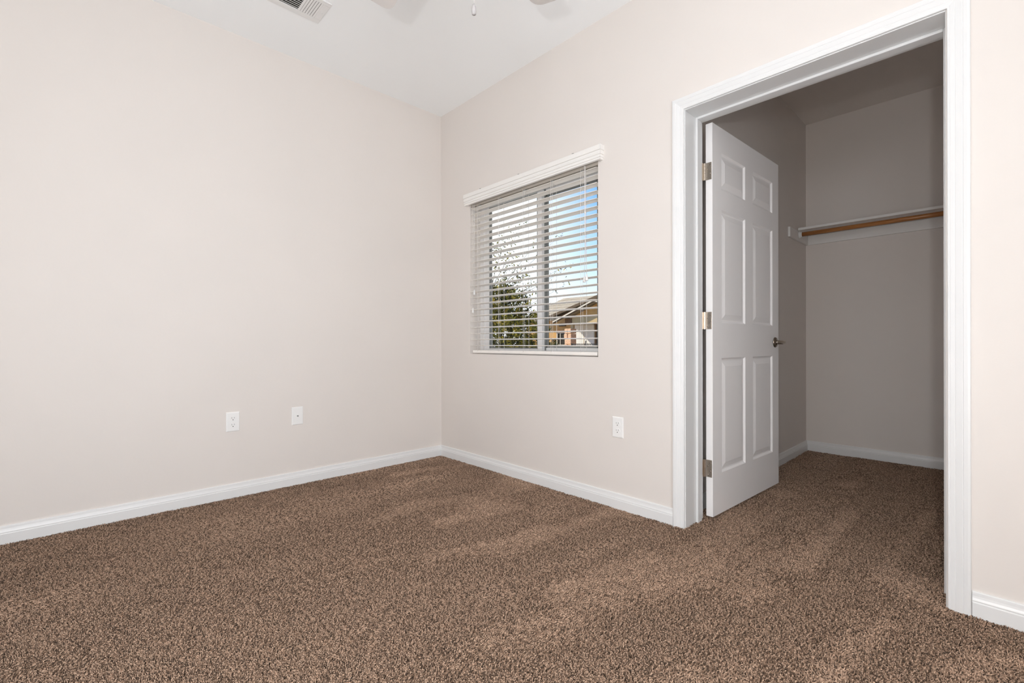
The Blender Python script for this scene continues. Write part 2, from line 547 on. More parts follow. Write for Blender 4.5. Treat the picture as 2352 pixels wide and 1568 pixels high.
for zc in (1.791, 1.020, 0.256):
    hw = MB()
    hz = 0.0445
    hw.box((-.0015, .004, zc - hz), (.0006, .0335, zc + hz), .0004)               # leaf on the hinge edge of the door
    hg = hw.build('hinge', M['nickel'], door)
    hg['label'] = 'satin nickel butt hinge'
    kn = MB()
    for k in range(5):
        a = zc - hz + k * 2 * hz / 5
        kn.tube([(-.0030, .0400, a + .0003), (-.0030, .0400, a + 2 * hz / 5 - .0003)], .0058, 14, smooth=False)
    kn.build('knuckle', M['nickel'], hg)
    jl_ = MB().obox((-.0065, .0425, zc - hz), (-.034, .0012, 0), (.0001, .0017, 0), (0, 0, 2 * hz))
    jl_.build('jamb_leaf', M['nickel'], hg)
    for (w, dz) in ((.012, .030), (.026, .013), (.012, -.013), (.026, -.032)):
        MB().lathe([(.0001, -.0012), (.0026, -.0010), (.0036, 0), (.0036, .0004)], (-.0016, w, zc + dz), 'x', 10).build('screw', M['lever'], hg)

for sg, w0 in ((-1, 0.0), (1, DT)):
    hb = MB().lathe([(.0001, 0), (.0325, 0), (.0325, sg * .004), (.029, sg * .008), (.014, sg * .010), (.0125, sg * .016), (.0115, sg * .048), (.0001, sg * .048)],
                    (.828, w0, .907), 'y', 28)
    h = hb.build('door_handle', M['lever'], door)
    h['label'] = 'dark nickel lever handle on a round rose'
    lv = MB()
    y1 = w0 + sg * .050
    lv.tube([(.838, y1, .907), (.826, y1 + sg * .004, .907), (.805, y1 + sg * .006, .908), (.770, y1 + sg * .005, .909), (.735, y1 + sg * .001, .908), (.722, y1 - sg * .002, .907)],
            [.0098, .0108, .0096, .0082, .0074, .0050], 12)
    lv.build('lever', M['nickel'], h)
MB().box((DW - .0006, .005, .880), (DW + .0012, .030, .937)).build('latch_plate', M['nickel'], door)

# ------------------------------------------------------------------ window
win = empty('window_1', (0.13, (WIN[0] + WIN[1]) / 2, WIN[2]))
struct(win, 'white vinyl sliding window behind the blind')
y0, y1, z0, z1 = WIN
FX0, FX1 = .098, .180
fw = .050
fr = MB()
fr.box((FX0, y1 - fw, z0), (FX1, y1, z1), .002)
fr.box((FX0, y0, z0), (FX1, y0 + fw, z1), .002)
fr.box((FX0, y0 + fw, z0), (FX1, y1 - fw, z0 + .028), .002)
fr.box((FX0, y0 + fw, z1 - .022), (FX1, y1 - fw, z1), .002)
fr.build('window_frame', M['vinyl'], win)
def sash(x0, x1, ya, yb, za, zb, st, m, name, bead, rail):
    f = MB()
    f.box((x0, yb - st[1], za), (x1, yb, zb), .002)
    f.box((x0, ya, za), (x1, ya + st[0], zb), .002)
    f.box((x0, ya + st[0], za), (x1, yb - st[1], za + rail[0]), .002)
    f.box((x0, ya + st[0], zb - rail[1]), (x1, yb - st[1], zb), .002)
    o = f.build(name, m, win)
    g = MB()
    a, b, c, d = ya + st[0], yb - st[1], za + rail[0], zb - rail[1]
    xm = (x0 + x1) / 2
    for (p, q) in (((x0 + .004, b - bead, c), (x1 - .004, b, d)), ((x0 + .004, a, c), (x1 - .004, a + bead, d)),
                   ((x0 + .004, a, c), (x1 - .004, b, c + bead)), ((x0 + .004, a, d - bead), (x1 - .004, b, d))):
        g.box(p, q)
    g.build('glazing_bead', M['gasket'], o)
    MB().add([(xm, a, c), (xm, b, c), (xm, b, d), (xm, a, d)], [(0, 1, 2, 3)]).build('glass_pane', M['glass'], o, fix=False)
    return o
sL = sash(.104, .132, -1.012, y1 - fw + .004, z0 + .020, z1 - .016, (.040, .050), M['vinyl'], 'sliding_sash', .0075, (.020, .022))
sR = sash(.144, .172, y0 + fw - .004, -.968, z0 + .022, z1 - .016, (.050, .034), M['vinyl'], 'fixed_sash', .018, (.026, .030))
MB().box((.1335, -1.016, z0 + .03), (.1430, -1.004, z1 - .02)).build('interlock_strip', M['gasket'], win)

# ------------------------------------------------------------------ window blind
bl = empty('window_blind', (0.02, (y0 + y1) / 2, z0))
tag(bl, 'white two-inch slatted blind with a moulded valance hung in the window', 'blind')
VAL = [(.012, 1.936), (.0205, 1.936), (.0265, 1.9368), (.0285, 1.9392), (.0285, 1.9450), (.0262, 1.9464), (.0262, 1.9476), (.0312, 1.9494), (.0318, 1.9560), (.0312, 1.9616),
       (.0270, 1.9632), (.0270, 1.9646), (.0325, 1.9666), (.0335, 1.9760), (.0325, 1.9850), (.0280, 1.9866), (.0280, 1.9880), (.0345, 1.9902), (.0352, 1.9980), (.0352, 2.0165), (.0330, 2.0190), (.012, 2.0190)]
VL, VR = -.339, -1.588
def valfn(i, p):
    d, z = p
    inner = .002
    if i == 0: return (-.0002, VL + (d - .035), z)
    if i == 1: return (-d - inner, VL + (d - .035), z)
    if i == 2: return (-d - inner, VR - (d - .035), z)
    return (-.0002, VR - (d - .035), z)
vm = MB()
def seam(i, p):
    x, y, z = valfn(i, p)
    return (x, y + (-.0007 if i == 1 else .0007), z)
vm.sweep(VAL, lambda i, p: seam(i + 1, p), 2)
val = vm.build('valance', M['valance'], bl)
for i0 in (0, 2):
    MB().sweep(VAL, lambda i, p: valfn(i0 + i, p), 2).build('valance_return', M['valance'], bl)
MB().box((.006, y0 + .004, 1.924), (.048, y1 - .004, 1.958), .002).build('headrail', M['headrail'], bl)
tl = math.radians(4.0)
SX = .0225
sprof = []
for k in range(7):
    t = -1 + 2 * k / 6
    sprof.append((t * .0255, .0030 * (1 - t * t)))
top = [(x, z + .0026) for x, z in sprof]
prof = sprof + top[::-1]
c_, s_ = math.cos(tl), math.sin(tl)
prof = [(x * c_ + z * s_, -x * s_ + z * c_) for x, z in prof]
def slatfn(i, p):
    return (SX + p[0], (y1 - .010) if i == 0 else (y0 + .010), p[1])
z_top, n_slat, sp = 1.9069, 24, .04443
sm = MB().sweep(prof, slatfn, 2)
sm.v = [(x, y, z + z_top) for x, y, z in sm.v]
slat0 = sm.build('slat', M['slat'], bl)
for k in range(1, n_slat):
    c = dup(slat0, (0, 0, -k * sp), bl)
MB().box((SX - .026, y0 + .008, .8315), (SX + .026, y1 - .034, .8530), .004).build('bottom_rail', M['slat'], bl)
LADY = [-.470, -.700, -.945, -1.190, -1.425]
for yl in LADY:
    lc = MB()
    for xo in (-.027, .027):
        lc.tube([(SX + xo, yl, 1.9235), (SX + xo, yl, .846)], .0012, 6)
    for k in range(n_slat):
        zz = z_top - k * sp
        lc.tube([(SX - .027, yl, zz + .0022), (SX + .027, yl, zz - .0030)], .0006, 4)
    lc.build('ladder_cord', M['cord'], bl)
    MB().box((SX - .010, yl - .012, 1.9155), (SX + .028, yl + .012, 1.9239), .001).build('cord_guide', M['gasket'], bl)
    MB().tube([(SX - .022, yl - .010, 1.9235), (SX - .022, yl - .010, .846)], .0008, 6).build('lift_cord', M['cord'], bl)
def tassel(parent, x, y, z):
    MB().lathe([(.0001, .038), (.0030, .038), (.0050, .030), (.0080, .006), (.0086, 0), (.0001, 0)], (x, y, z), 'z', 14).build('tassel', M['plastic'], parent)
for (yc, ze, x) in ((-.441, 1.262, -.012), (-.432, 1.128, -.018), (-1.458, 1.258, -.014), (-1.481, 1.264, -.022)):
    o = MB().tube([(x, yc if yc > -1 else -1.466, 1.930), (x, yc if yc > -1 else -1.466, 1.62), (x, yc, ze + .028)], .0016, 6).build('pull_cord', M['cord'], bl)
    tassel(o, x, yc, ze)
MB().lathe([(.0001, -.006), (.004, -.004), (.0048, 0), (.004, .004), (.0001, .006)], (-.016, -1.466, 1.66), 'z', 12).build('cord_joiner', M['plastic'], bl)
for yy in (-.50, -.90, -1.365):
    MB().box((-.006, yy - .006, 2.012), (-.0005, yy + .006, 2.0385), .0008).build('valance_clip', M['gasket'], bl)

# ------------------------------------------------------------------ wall plates
def to_plane(wall, u, d, z):
    return (u, -d, z) if wall == 'y' else (-d, u, z)
def plate(root, wall, u, z, w=.070, h=.1135, t=.0055):
    mb = MB()
    rings = [(w / 2, h / 2, .0001), (w / 2, h / 2, .0020), (w / 2 - .0020, h / 2 - .0020, .0046), (w / 2 - .007, h / 2 - .007, t)]
    vs = []
    for (a, b, d) in rings:
        for (sx, sz) in ((-1, -1), (1, -1), (1, 1), (-1, 1)):
            vs.append(to_plane(wall, u + sx * a, d, z + sz * b))
    fs = [(r * 4 + k, r * 4 + (k + 1) % 4, r * 4 + 4 + (k + 1) % 4, r * 4 + 4 + k) for r in range(3) for k in range(4)]
    fs += [(12, 13, 14, 15), (3, 2, 1, 0)]
    return mb.add(vs, fs).build('face_plate', M['plastic'], root)
def disc(root, name, wall, u, z, r, d0, d1, m, seg=14, sq=None):
    mb = MB()
    n = seg
    vs = []
    for d in (d0, d1):
        for k in range(n):
            a = 2 * math.pi * (k + .5) / n
            cu, cz = r * math.cos(a), r * math.sin(a)
            if sq: cz = max(-sq, min(sq, cz))
            vs.append(to_plane(wall, u + cu, d, z + cz))
    fs = [(k, (k + 1) % n, n + (k + 1) % n, n + k) for k in range(n)] + [tuple(range(n)), tuple(range(n, 2 * n))]
    return mb.add(vs, fs).build(name, m, root)
def outlet(wall, u, z, label):
    r = empty('wall_outlet', to_plane(wall, u, 0, z))
    tag(r, label, 'outlet', 'duplex wall outlets')
    plate(r, wall, u, z)
    for dz in (.0195, -.0195):
        o = disc(r, 'socket_face', wall, u, z + dz, .0172, .0050, .0068, M['plastic'], 24, .0142)
        for du, hh in ((-.0064, .0046), (.0064, .0038)):
            a, b = to_plane(wall, u + du - .0011, .0066, z + dz + .004 - hh), to_plane(wall, u + du + .0011, .0070, z + dz + .004 + hh)
            MB().box(a, b).build('blade_slot', M['gasket'], o)
        disc(o, 'ground_hole', wall, u, z + dz - .0075, .0026, .0066, .0071, M['dark'], 10)
    disc(r, 'screw', wall, u, z, .0028, .0054, .0064, M['steel'], 12)
    return r
outlet('y', -1.4855, .4435, 'white duplex outlet on the long left wall')
outlet('x', -1.676, .442, 'white duplex outlet on the wall between window and closet doorway')
cj = empty('cable_plate', (-1.1205, 0, .4385))
tag(cj, 'white wall plate with one round cable jack', 'wall plate')
plate(cj, 'y', -1.1205, .4385)
o = disc(cj, 'jack', 'y', -1.1205, .4385, .0075, .0050, .0080, M['steel'], 12)
disc(o, 'jack_core', 'y', -1.1205, .4385, .0046, .0078, .0120, M['gasket'], 12)
for dz in (.041, -.041):
    disc(cj, 'screw', 'y', -1.1205, .4385 + dz, .0026, .0052, .0062, M['plastic'], 10)

# ------------------------------------------------------------------ closet shelf and rod
sh = empty('closet_shelf', (2.18, -2.7, 1.72))
tag(sh, 'painted closet shelf on wall cleats above the rod', 'shelf')
MB().box((2.030, YCR + .001, 1.8005), (XC - .0005, YCL - .0185, 1.8195), .002).build('shelf_board', M['shelf'], sh)
MB().box((XC - .0185, YCR + .001, 1.722), (XC - .0005, YCL - .019, 1.800), .002).build('back_cleat', M['shelf'], sh)
MB().box((1.835, YCL - .018, 1.722), (XC - .0005, YCL - .0005, 1.800), .003).build('side_cleat', M['shelf'], sh)
MB().box((1.835, YCR + .0005, 1.722), (2.0295, YCR + .018, 1.800), .003).build('side_cleat', M['shelf'], sh)
RX, RZ = 2.072, 1.7715
MB().lathe([(.0001, 0), (.028, 0), (.028, -.004), (.0215, -.006), (.0215, -.020), (.0180, -.020), (.0180, -.005), (.0001, -.005)], (RX, YCL - .0182, RZ), 'y', 24).build('rod_socket', M['plastic'], sh)
MB().lathe([(.0001, 0), (.028, 0), (.028, .004), (.0215, .006), (.0215, .020), (.0180, .020), (.0180, .005), (.0001, .005)], (RX, YCR + .0182, RZ), 'y', 24).build('rod_socket', M['plastic'], sh)
rod = MB().tube([(RX, YCL - .0245, RZ), (RX, YCR + .0245, RZ)], .0165, 20).build('closet_rod', M['rod'])
tag(rod, 'brown wooden hanging rod below the closet shelf', 'rod')

# ------------------------------------------------------------------ ceiling register
vx0, vx1, vy0, vy1 = -1.520, -1.151, -.634, -.432
ve = empty('ceiling_vent', ((vx0 + vx1) / 2, (vy0 + vy1) / 2, H))
tag(ve, 'white three-way air register set in the ceiling', 'vent')
t = .0065
a, b, c, d = vx0 + .034, vx1 - .034, vy0 + .026, vy1 - .038     # louvre field
m1, m2 = vx0 + .118, vx1 - .118                                   # dividers
fr = MB()
def vent_bar(xa, ya, xb, yb):
    fr.box((xa, ya, H - t), (xb, yb, H - .0002), .0012)
vent_bar(vx0, vy0, vx1, c)
vent_bar(vx0, d, vx1, vy1)
vent_bar(vx0, c, a, d)
vent_bar(b, c, vx1, d)
vent_bar(m1 - .006, c, m1 + .006, d)
vent_bar(m2 - .006, c, m2 + .006, d)
fr.build('vent_frame', M['steel'], ve)
MB().box((a, c, H - .0016), (b, d, H - .0004)).build('vent_throat', M['dark'], ve)
nl = 6
for (xa, xb, sg) in ((m2 + .006, b, 1), (a, m1 - .006, -1)):
    w = (xb - xa) / nl
    first = None
    for k in range(nl):
        x = xa + k * w
        if first is None:
            q = MB().obox((x + .0006, c, H - .0062), (w * .84, 0, .0), (0, d - c, 0), (sg * .0012, 0, .0012))
            first = q.build('louvre', M['steel'], ve)
        else:
            dup(first, (k * w, 0, 0), ve)
nl2 = 9
w = (d - c) / nl2
first = None
for k in range(nl2):
    if first is None:
        first = MB().obox((m1 + .006, c + .001, H - .0062), (m2 - m1 - .012, 0, 0), (0, w * .50, .0038), (0, -.0010, .0010)).build('louvre', M['steel'], ve)
    else:
        dup(first, (0, k * w, 0), ve)
for (sx, sy) in ((vx0 + .016, (vy0 + vy1) / 2), (vx1 - .016, (vy0 + vy1) / 2)):
    MB().lathe([(.0001, -.0016), (.003, -.0012), (.004, 0)], (sx, sy, H - t), 'z', 10).build('screw', M['steel'], ve)

# ------------------------------------------------------------------ ceiling fan
HX, HY, BZ = -1.281, -1.858, 2.42
fan = empty('ceiling_fan', (HX, HY, H))
tag(fan, 'white five-blade ceiling fan hanging over the room', 'fan')
MB().lathe([(.0001, 0), (.070, 0), (.070, -.012), (.058, -.050), (.020, -.062), (.0001, -.062)], (HX, HY, H - .0003), 'z', 28).build('canopy', M['fan'], fan)
MB().tube([(HX, HY, H - .06), (HX, HY, 2.54)], .0125, 16).build('downrod', M['fan'], fan)
MB().lathe([(.0001, 2.548), (.035, 2.546), (.085, 2.528), (.108, 2.500), (.110, 2.455), (.095, 2.432), (.060, 2.424), (.0001, 2.424)], (HX, HY, 0), 'z', 32).build('motor_housing', M['fan'], fan)
lk = MB().lathe([(.0001, 2.423), (.050, 2.422), (.055, 2.385), (.095, 2.375), (.100, 2.362), (.0001, 2.362)], (HX, HY, 0), 'z', 32).build('light_kit', M['fan'], fan)
MB().lathe([(.098, 2.361), (.122, 2.345), (.125, 2.325), (.110, 2.290), (.075, 2.262), (.030, 2.250), (.0001, 2.249)], (HX, HY, 0), 'z', 32).build('glass_bowl', M['frosted'], lk)
base_ang = math.degrees(YAW)
for k in range(5):
    ang = math.radians(base_ang + 36 + 72 * k)
    ca, sa = math.cos(ang), math.sin(ang)
    pit = math.radians(9)
    def P(r, w, h):
        zz = BZ + math.sin(pit) * w + h
        ww = math.cos(pit) * w
        return (HX + ca * r - sa * ww, HY + sa * r + ca * ww, zz)
    outl = []
    r0, r1, hw0, hw1, rc = .185, .657, .058, .070, .042
    outl += [(r0, -hw0), (r1 - rc, -hw1)]
    outl += [(r1 - rc + rc * math.sin(q), -hw1 + rc - rc * math.cos(q)) for q in [math.pi / 2 * j / 5 for j in range(1, 6)]]
    outl += [(r1 - rc + rc * math.cos(q), hw1 - rc + rc * math.sin(q)) for q in [math.pi / 2 * j / 5 for j in range(0, 6)]]
    outl += [(r0, hw0)]
    n = len(outl)
    vs = [P(r, w, 0) for r, w in outl] + [P(r, w, .006) for r, w in outl]
    fs = [tuple(range(n)), tuple(range(n, 2 * n))] + [(i, (i + 1) % n, n + (i + 1) % n, n + i) for i in range(n)]
    bo = MB().add(vs, fs).build('blade', M['fan'], fan)
    ir = MB()
    for w in (-.028, .028):
        ir.add([P(.085, w * .7 - .006, .010), P(.085, w * .7 + .006, .010), P(.245, w + .006, .0065), P(.245, w - .006, .0065),
                P(.085, w * .7 - .006, .016), P(.085, w * .7 + .006, .016), P(.245, w + .006, .0110), P(.245, w - .006, .0110)],
               [(3, 2, 1, 0), (4, 5, 6, 7), (0, 1, 5, 4), (1, 2, 6, 5), (2, 3, 7, 6), (3, 0, 4, 7)])
    ir.build('blade_iron', M['fan'], bo)
FX, FY = HX + .096 * R0.x, HY + .096 * R0.y
pc = MB().tube([(FX, FY, 2.362), (FX, FY, 2.022)], .0005, 6).build('pull_chain', M['fan'], fan)
MB().lathe([(.0001, .036), (.003, .036), (.0062, .026), (.0085, .012), (.0070, .002), (.0001, 0)], (FX, FY, 1.990), 'z', 14).build('chain_fob', M['fob'], pc)

# ------------------------------------------------------------------ carpet pile
def tuft_patch(lean, seed, n=64, size=.026):
    rnd = random.Random(seed)
    mb = MB()
    tones = []
    g = int(math.ceil(math.sqrt(n)))
    for i in range(g):
        for j in range(g):
            x = (i + .5 + rnd.uniform(-.45, .45)) / g * size - size / 2
            y = (j + .5 + rnd.uniform(-.45, .45)) / g * size - size / 2
            h = rnd.uniform(.0070, .0145) * (1 - .25 * abs(lean))
            a = rnd.uniform(0, 2 * math.pi)
            L = rnd.uniform(.0030, .0075) * (.62 + .5 * abs(lean))
            dx, dy = math.cos(a) * L + lean * .0138, math.sin(a) * L
            sx, sy = -math.sin(a) * rnd.uniform(-.002, .002), math.cos(a) * rnd.uniform(-.002, .002)
            pts = []
            drop = rnd.uniform(0, .004)
            for k, t in enumerate((0, .35, .65, .85, 1.0)):
                zz = h * math.sin(min(1, t * 1.35) * math.pi / 2) - (drop * max(0, t - .7) / .3)
                pts.append((x + dx * t ** 1.8 + sx * math.sin(t * 3.1), y + dy * t ** 1.8 + sy * math.sin(t * 3.1), zz))
            w = rnd.uniform(.00085, .0013) * (.74 + .38 * abs(lean))
            k0 = len(mb.v)
            mb.tube(pts, [w * .9, w, w * 1.08, w * .95, w * .55], 5, cap=False)
            mb.f.append(tuple(len(mb.v) - 5 + q for q in range(5)))
            mb.s.append(True)
            base = rnd.uniform(.0, .30) if rnd.random() < .25 else rnd.uniform(.40, 1.0)
            tones += [base] * (len(mb.v) - k0)
    me = bpy.data.meshes.new('tuft_patch')
    me.from_pydata(mb.v, [], mb.f)
    me.polygons.foreach_set('use_smooth', [True] * len(mb.f))
    at = me.attributes.new('tone', 'FLOAT', 'POINT')
    at.data.foreach_set('value', tones)
    me.materials.append(M['yarn'])
    me.update()
    return bpy.data.objects.new('tuft_patch', me)

LEANS = [-1.0, -.75, -.5, -.25, 0.0, .25, .5, .75, 1.0]
NV = 2
patches = [tuft_patch(l, 100 + 7 * i + j) for i, l in enumerate(LEANS) for j in range(NV)]

_lat = {}
def vnoise(x, y, seed):
    def h(i, j):
        k = (i, j, seed)
        if k not in _lat:
            _lat[k] = random.Random(i * 73856093 ^ j * 19349663 ^ seed * 83492791).uniform(-1, 1)
        return _lat[k]
    i, j = math.floor(x), math.floor(y)
    fx, fy = x - i, y - j
    fx, fy = fx * fx * (3 - 2 * fx), fy * fy * (3 - 2 * fy)
    return (h(i, j) * (1 - fx) + h(i + 1, j) * fx) * (1 - fy) + (h(i, j + 1) * (1 - fx) + h(i + 1, j + 1) * fx) * fy

# single vacuum strokes seen on the floor: end points, half width, how flat the pile lies (1 combed flat, 0 standing up)
STROKES = [((-1.05, -1.48), (-.53, -1.59), .07, .95), ((-.82, -1.16), (-.41, -1.28), .05, .9), ((-.97, -1.33), (-.69, -1.44), .06, .0),
           ((-.93, -1.76), (-.18, -1.80), .06, .0), ((-1.62, -1.88), (-1.34, -1.88), .09, .0), ((-1.35, -1.50), (-1.0, -1.62), .07, .05),
           ((1.11, -2.27), (1.26, -2.57), .07, .0), ((1.06, -2.67), (1.56, -2.78), .07, .0), ((.12, -2.40), (.95, -2.45), .06, .05),
           ((-.05, -2.58), (.84, -2.58), .045, .95), ((.25, -2.69), (.75, -2.72), .04, .1), ((.10, -2.80), (1.13, -2.87), .05, .85),
           ((.28, -2.92), (.75, -2.95), .05, .0), ((.07, -2.85), (-.02, -2.98), .06, .95), ((-.69, -2.45), (-.32, -2.54), .05, .9),
           ((-.91, -2.28), (-.60, -2.44), .08, .0), ((-.56, -2.60), (-.02, -2.74), .06, .0), ((-.71, -2.80), (-.29, -2.87), .06, .95),
           ((-.56, -2.22), (-.29, -2.31), .06, .9), ((-.58, -2.90), (-.17, -2.99), .05, .0), ((-.42, -3.05), (-.22, -3.14), .07, .95),
           ((-.84, -2.52), (-.57, -2.65), .06, .05), ((-.9, -2.0), (-.4, -2.1), .07, .9)]

def lean_at(x, y):
    """how the pile lies: combed one way or the other along x in loose bands, standing up between them."""
    yy = y + .10 * x * (1 if x < 0 else 0)
    v = 1.25 * vnoise(x * 1.1 + 3.7, yy * 4.2 + 1.3, 1) + .5 * vnoise(x * 2.2, yy * 8.0, 2) + .35 * vnoise(x * 4, y * 5, 3)
    v *= max(.35, min(1, 1 + (x + .9) * .75)) if x < -.9 else 1
    sg = 1 if vnoise(x * .9, yy * 3.1, 9) > 0 else -1
    for (ax, ay), (bx, by), hw, lay in STROKES:
        dx, dy = bx - ax, by - ay
        L2 = dx * dx + dy * dy
        t = max(0, min(1, ((x - ax) * dx + (y - ay) * dy) / L2))
        d = math.hypot(x - ax - t * dx, y - ay - t * dy)
        w = math.exp(-(d / (hw * 1.35)) ** 2)
        v = v * (1 - w) + lay * w
    return max(-1, min(1, v))

GRID = .0205
verts, rots, scls, idxs = [], [], [], []
rnd = random.Random(5)
def field(x0, x1, y0, y1):
    nx, ny = int((x1 - x0) / GRID), int((y1 - y0) / GRID)
    for i in range(nx):
        for j in range(ny):
            x = x0 + (i + .5 + rnd.uniform(-.3, .3)) * (x1 - x0) / nx
            y = y0 + (j + .5 + rnd.uniform(-.3, .3)) * (y1 - y0) / ny
            verts.append((x, y, ZF + .0005))
            l = lean_at(x, y) + rnd.uniform(-.22, .22)
            li = min(8, max(0, int(round((l + 1) * 4))))
            rots.append((0, 0, rnd.uniform(-.75, .75)))
            scls.append(rnd.uniform(.94, 1.10))
            idxs.append(li * NV + rnd.randrange(NV))
field(XW + .012, -.016, YB + .012, -.016)
field(-.016, TW, -2.992, -2.062)
field(TW, XC - .016, YCR + .016, YCL - .016)
me = bpy.data.meshes.new('carpet')
me.from_pydata(verts, [], [])
for nm, tp, dat, key in (('rot', 'FLOAT_VECTOR', [c for r in rots for c in r], 'vector'), ('scl', 'FLOAT', scls, 'value'), ('pick', 'INT', idxs, 'value')):
    at = me.attributes.new(nm, tp, 'POINT')
    at.data.foreach_set(key, dat)
me.materials.append(M['yarn'])
carpet = bpy.data.objects.new('carpet', me)
COL.objects.link(carpet)
tag(carpet, 'brown frieze carpet pile running through the room into the closet', 'carpet', kind='stuff')
ng = bpy.data.node_groups.new('carpet_pile', 'GeometryNodeTree')
ng.interface.new_socket('Geometry', in_out='INPUT', socket_type='NodeSocketGeometry')
ng.interface.new_socket('Geometry', in_out='OUTPUT', socket_type='NodeSocketGeometry')
gn, gl = ng.nodes, ng.links
gi, go = gn.new('NodeGroupInput'), gn.new('NodeGroupOutput')
g2i = gn.new('GeometryNodeGeometryToInstance')
for p in reversed(patches):
    oi = gn.new('GeometryNodeObjectInfo')
    oi.inputs['Object'].default_value = p
    oi.inputs['As Instance'].default_value = False
    g1 = gn.new('GeometryNodeGeometryToInstance')
    gl.new(oi.outputs['Geometry'], g1.inputs[0])
    if 'jn' not in globals():
        jn = gn.new('GeometryNodeJoinGeometry')
    gl.new(g1.outputs[0], jn.inputs[0])
gn.remove(g2i)
iop = gn.new('GeometryNodeInstanceOnPoints')
def named(nm, tp):
    q = gn.new('GeometryNodeInputNamedAttribute')
    q.data_type = tp
    q.inputs['Name'].default_value = nm
    return q.outputs['Attribute']
gl.new(gi.outputs[0], iop.inputs['Points'])
gl.new(jn.outputs[0], iop.inputs['Instance'])
iop.inputs['Pick Instance'].default_value = True
gl.new(named('pick', 'INT'), iop.inputs['Instance Index'])
e2r = gn.new('FunctionNodeEulerToRotation')
gl.new(named('rot', 'FLOAT_VECTOR'), e2r.inputs[0])
gl.new(e2r.outputs[0], iop.inputs['Rotation'])
gl.new(named('scl', 'FLOAT'), iop.inputs['Scale'])
gl.new(iop.outputs[0], go.inputs[0])
md = carpet.modifiers.new('pile', 'NODES')
md.node_group = ng

# ------------------------------------------------------------------ outside: ground
struct(MB().box((XC + 3, -60, -.5), (90, 80, -.20)).build('ground', M['soil']), 'dry open ground outside the window')

# ------------------------------------------------------------------ outside: tree
tx, ty = 4.42, 4.49
tree = empty('tree', (tx, ty, -.2))
tag(tree, 'bushy green and gold tree just outside the window', 'tree')
rt = random.Random(21)
trunk = MB().tube([(tx, ty, -.22), (tx + .03, ty - .02, .25), (tx - .02, ty + .03, .7), (tx + .04, ty, 1.2), (tx + .02, ty + .05, 1.9), (tx + .05, ty, 2.6)],
                  [.075, .065, .055, .045, .03, .012], 10).build('trunk', M['bark'], tree)
R2 = Vector((R0.x, R0.y, 0))
F2 = Vector((Fv.x, Fv.y, 0))
tips = []
def branch(a, d, L, r, bend):
    pts, rs = [], []
    p, dirv = Vector(a), Vector(d).normalized()
    n = 7
    for k in range(n):
        pts.append(p.copy())
        rs.append(r * (1 - .85 * k / (n - 1)))
        p = p + dirv * (L / (n - 1))
        dirv = (dirv + Vector((rt.uniform(-.16, .16), rt.uniform(-.16, .16), bend + rt.uniform(-.08, .08)))).normalized()
    MB().tube(pts, rs, 6).build('branch', M['bark'], tree)
    return pts
for k in range(16):
    zz = rt.uniform(.25, 2.1)
    a = rt.uniform(0, 2 * math.pi)
    tips.append((branch((tx, ty, zz), (math.cos(a), math.sin(a), .55), rt.uniform(.6, 1.0), .010, .05), 1.0))
for (zz, s, f, up, L) in ((1.5, .9, -.2, .62, 2.0), (1.3, 1.0, .0, .45, 1.9), (1.8, .7, -.1, .8, 1.9), (1.55, 1.0, -.1, .52, 1.9), (2.0, .45, .1, 1.0, 1.7),
                          (1.7, .1, -.2, 1.0, 1.7), (1.6, -.25, .0, 1.0, 1.6), (1.7, 1.0, .1, .40, 1.6), (1.9, .8, .2, .75, 2.1)):
    d = R2 * s + F2 * f + Vector((0, 0, up))
    tips.append((branch((tx, ty, zz), d, L, .007, .01), .45))
lm = MB()
tone = []
def leaf(p, L, d, nrm, tn):
    d = d.normalized()
    sd = d.cross(nrm).normalized()
    nn = sd.cross(d)
    w = L * .36
    vs = [p, p + d * L * .5 + sd * w * .5 - nn * w * .12, p + d * L, p + d * L * .5 - sd * w * .5 - nn * w * .12, p + d * L * .52 + nn * w * .10]
    lm.add(vs, [(0, 1, 4), (1, 2, 4), (2, 3, 4), (3, 0, 4)])
    tone.extend([tn] * 5)
def rdir(up=.2):
    v = Vector((rt.gauss(0, 1), rt.gauss(0, 1), rt.gauss(0, 1) + up))
    return v.normalized()
def put(p, dens=1):
    tn = min(1, max(0, rt.gauss(.42, .25)))
    leaf(p, rt.uniform(.05, .085), rdir(.1), rdir(.6), tn)
for k in range(2100):
    # dense lower crown: sprays of leaves fanning outwards from twig ends
    while True:
        q = Vector((rt.uniform(-1, 1), rt.uniform(-1, 1), rt.uniform(-1, 1)))
        if .35 < q.length < 1: break
    zc = .95 + q.z * 1.25
    rad = 1.27 if q.z < 0.1 else 1.27 * (1 - .18 * q.z)
    lump = 1 + .07 * math.sin(5 * math.atan2(q.y, q.x) + 3 * q.z) + .05 * math.sin(9 * q.z + 2 * q.x)
    c = Vector((tx + q.x * rad * lump, ty + q.y * rad * lump, zc))
    axis = (Vector((q.x, q.y, q.z * .5 + .25)) + rdir(0) * .7).normalized()
    tn0 = rt.gauss(.42, .22)
    for m in range(14):
        d = (axis + rdir(0) * .9).normalized()
        p = c + axis * rt.uniform(-.06, .06) + rdir(0) * .025
        leaf(p, rt.uniform(.06, .10), d, rdir(.6), min(1, max(0, tn0 + rt.gauss(0, .2))))
for k in range(1000):
    # loose top
    h = rt.random() ** 1.6
    a, rr = rt.uniform(0, 2 * math.pi), math.sqrt(rt.random()) * (1.15 - .6 * h)
    put(Vector((tx + math.cos(a) * rr, ty + math.sin(a) * rr, 1.85 + h * 1.35)))
for pts, dens in tips:
    for i in range(2, len(pts)):
        for k in range(int((6 if dens < 1 else 10) * (1 if i < 6 else 1.6))):
            p = pts[i] + Vector((rt.gauss(0, .05), rt.gauss(0, .05), rt.gauss(0, .05)))
            put(p)
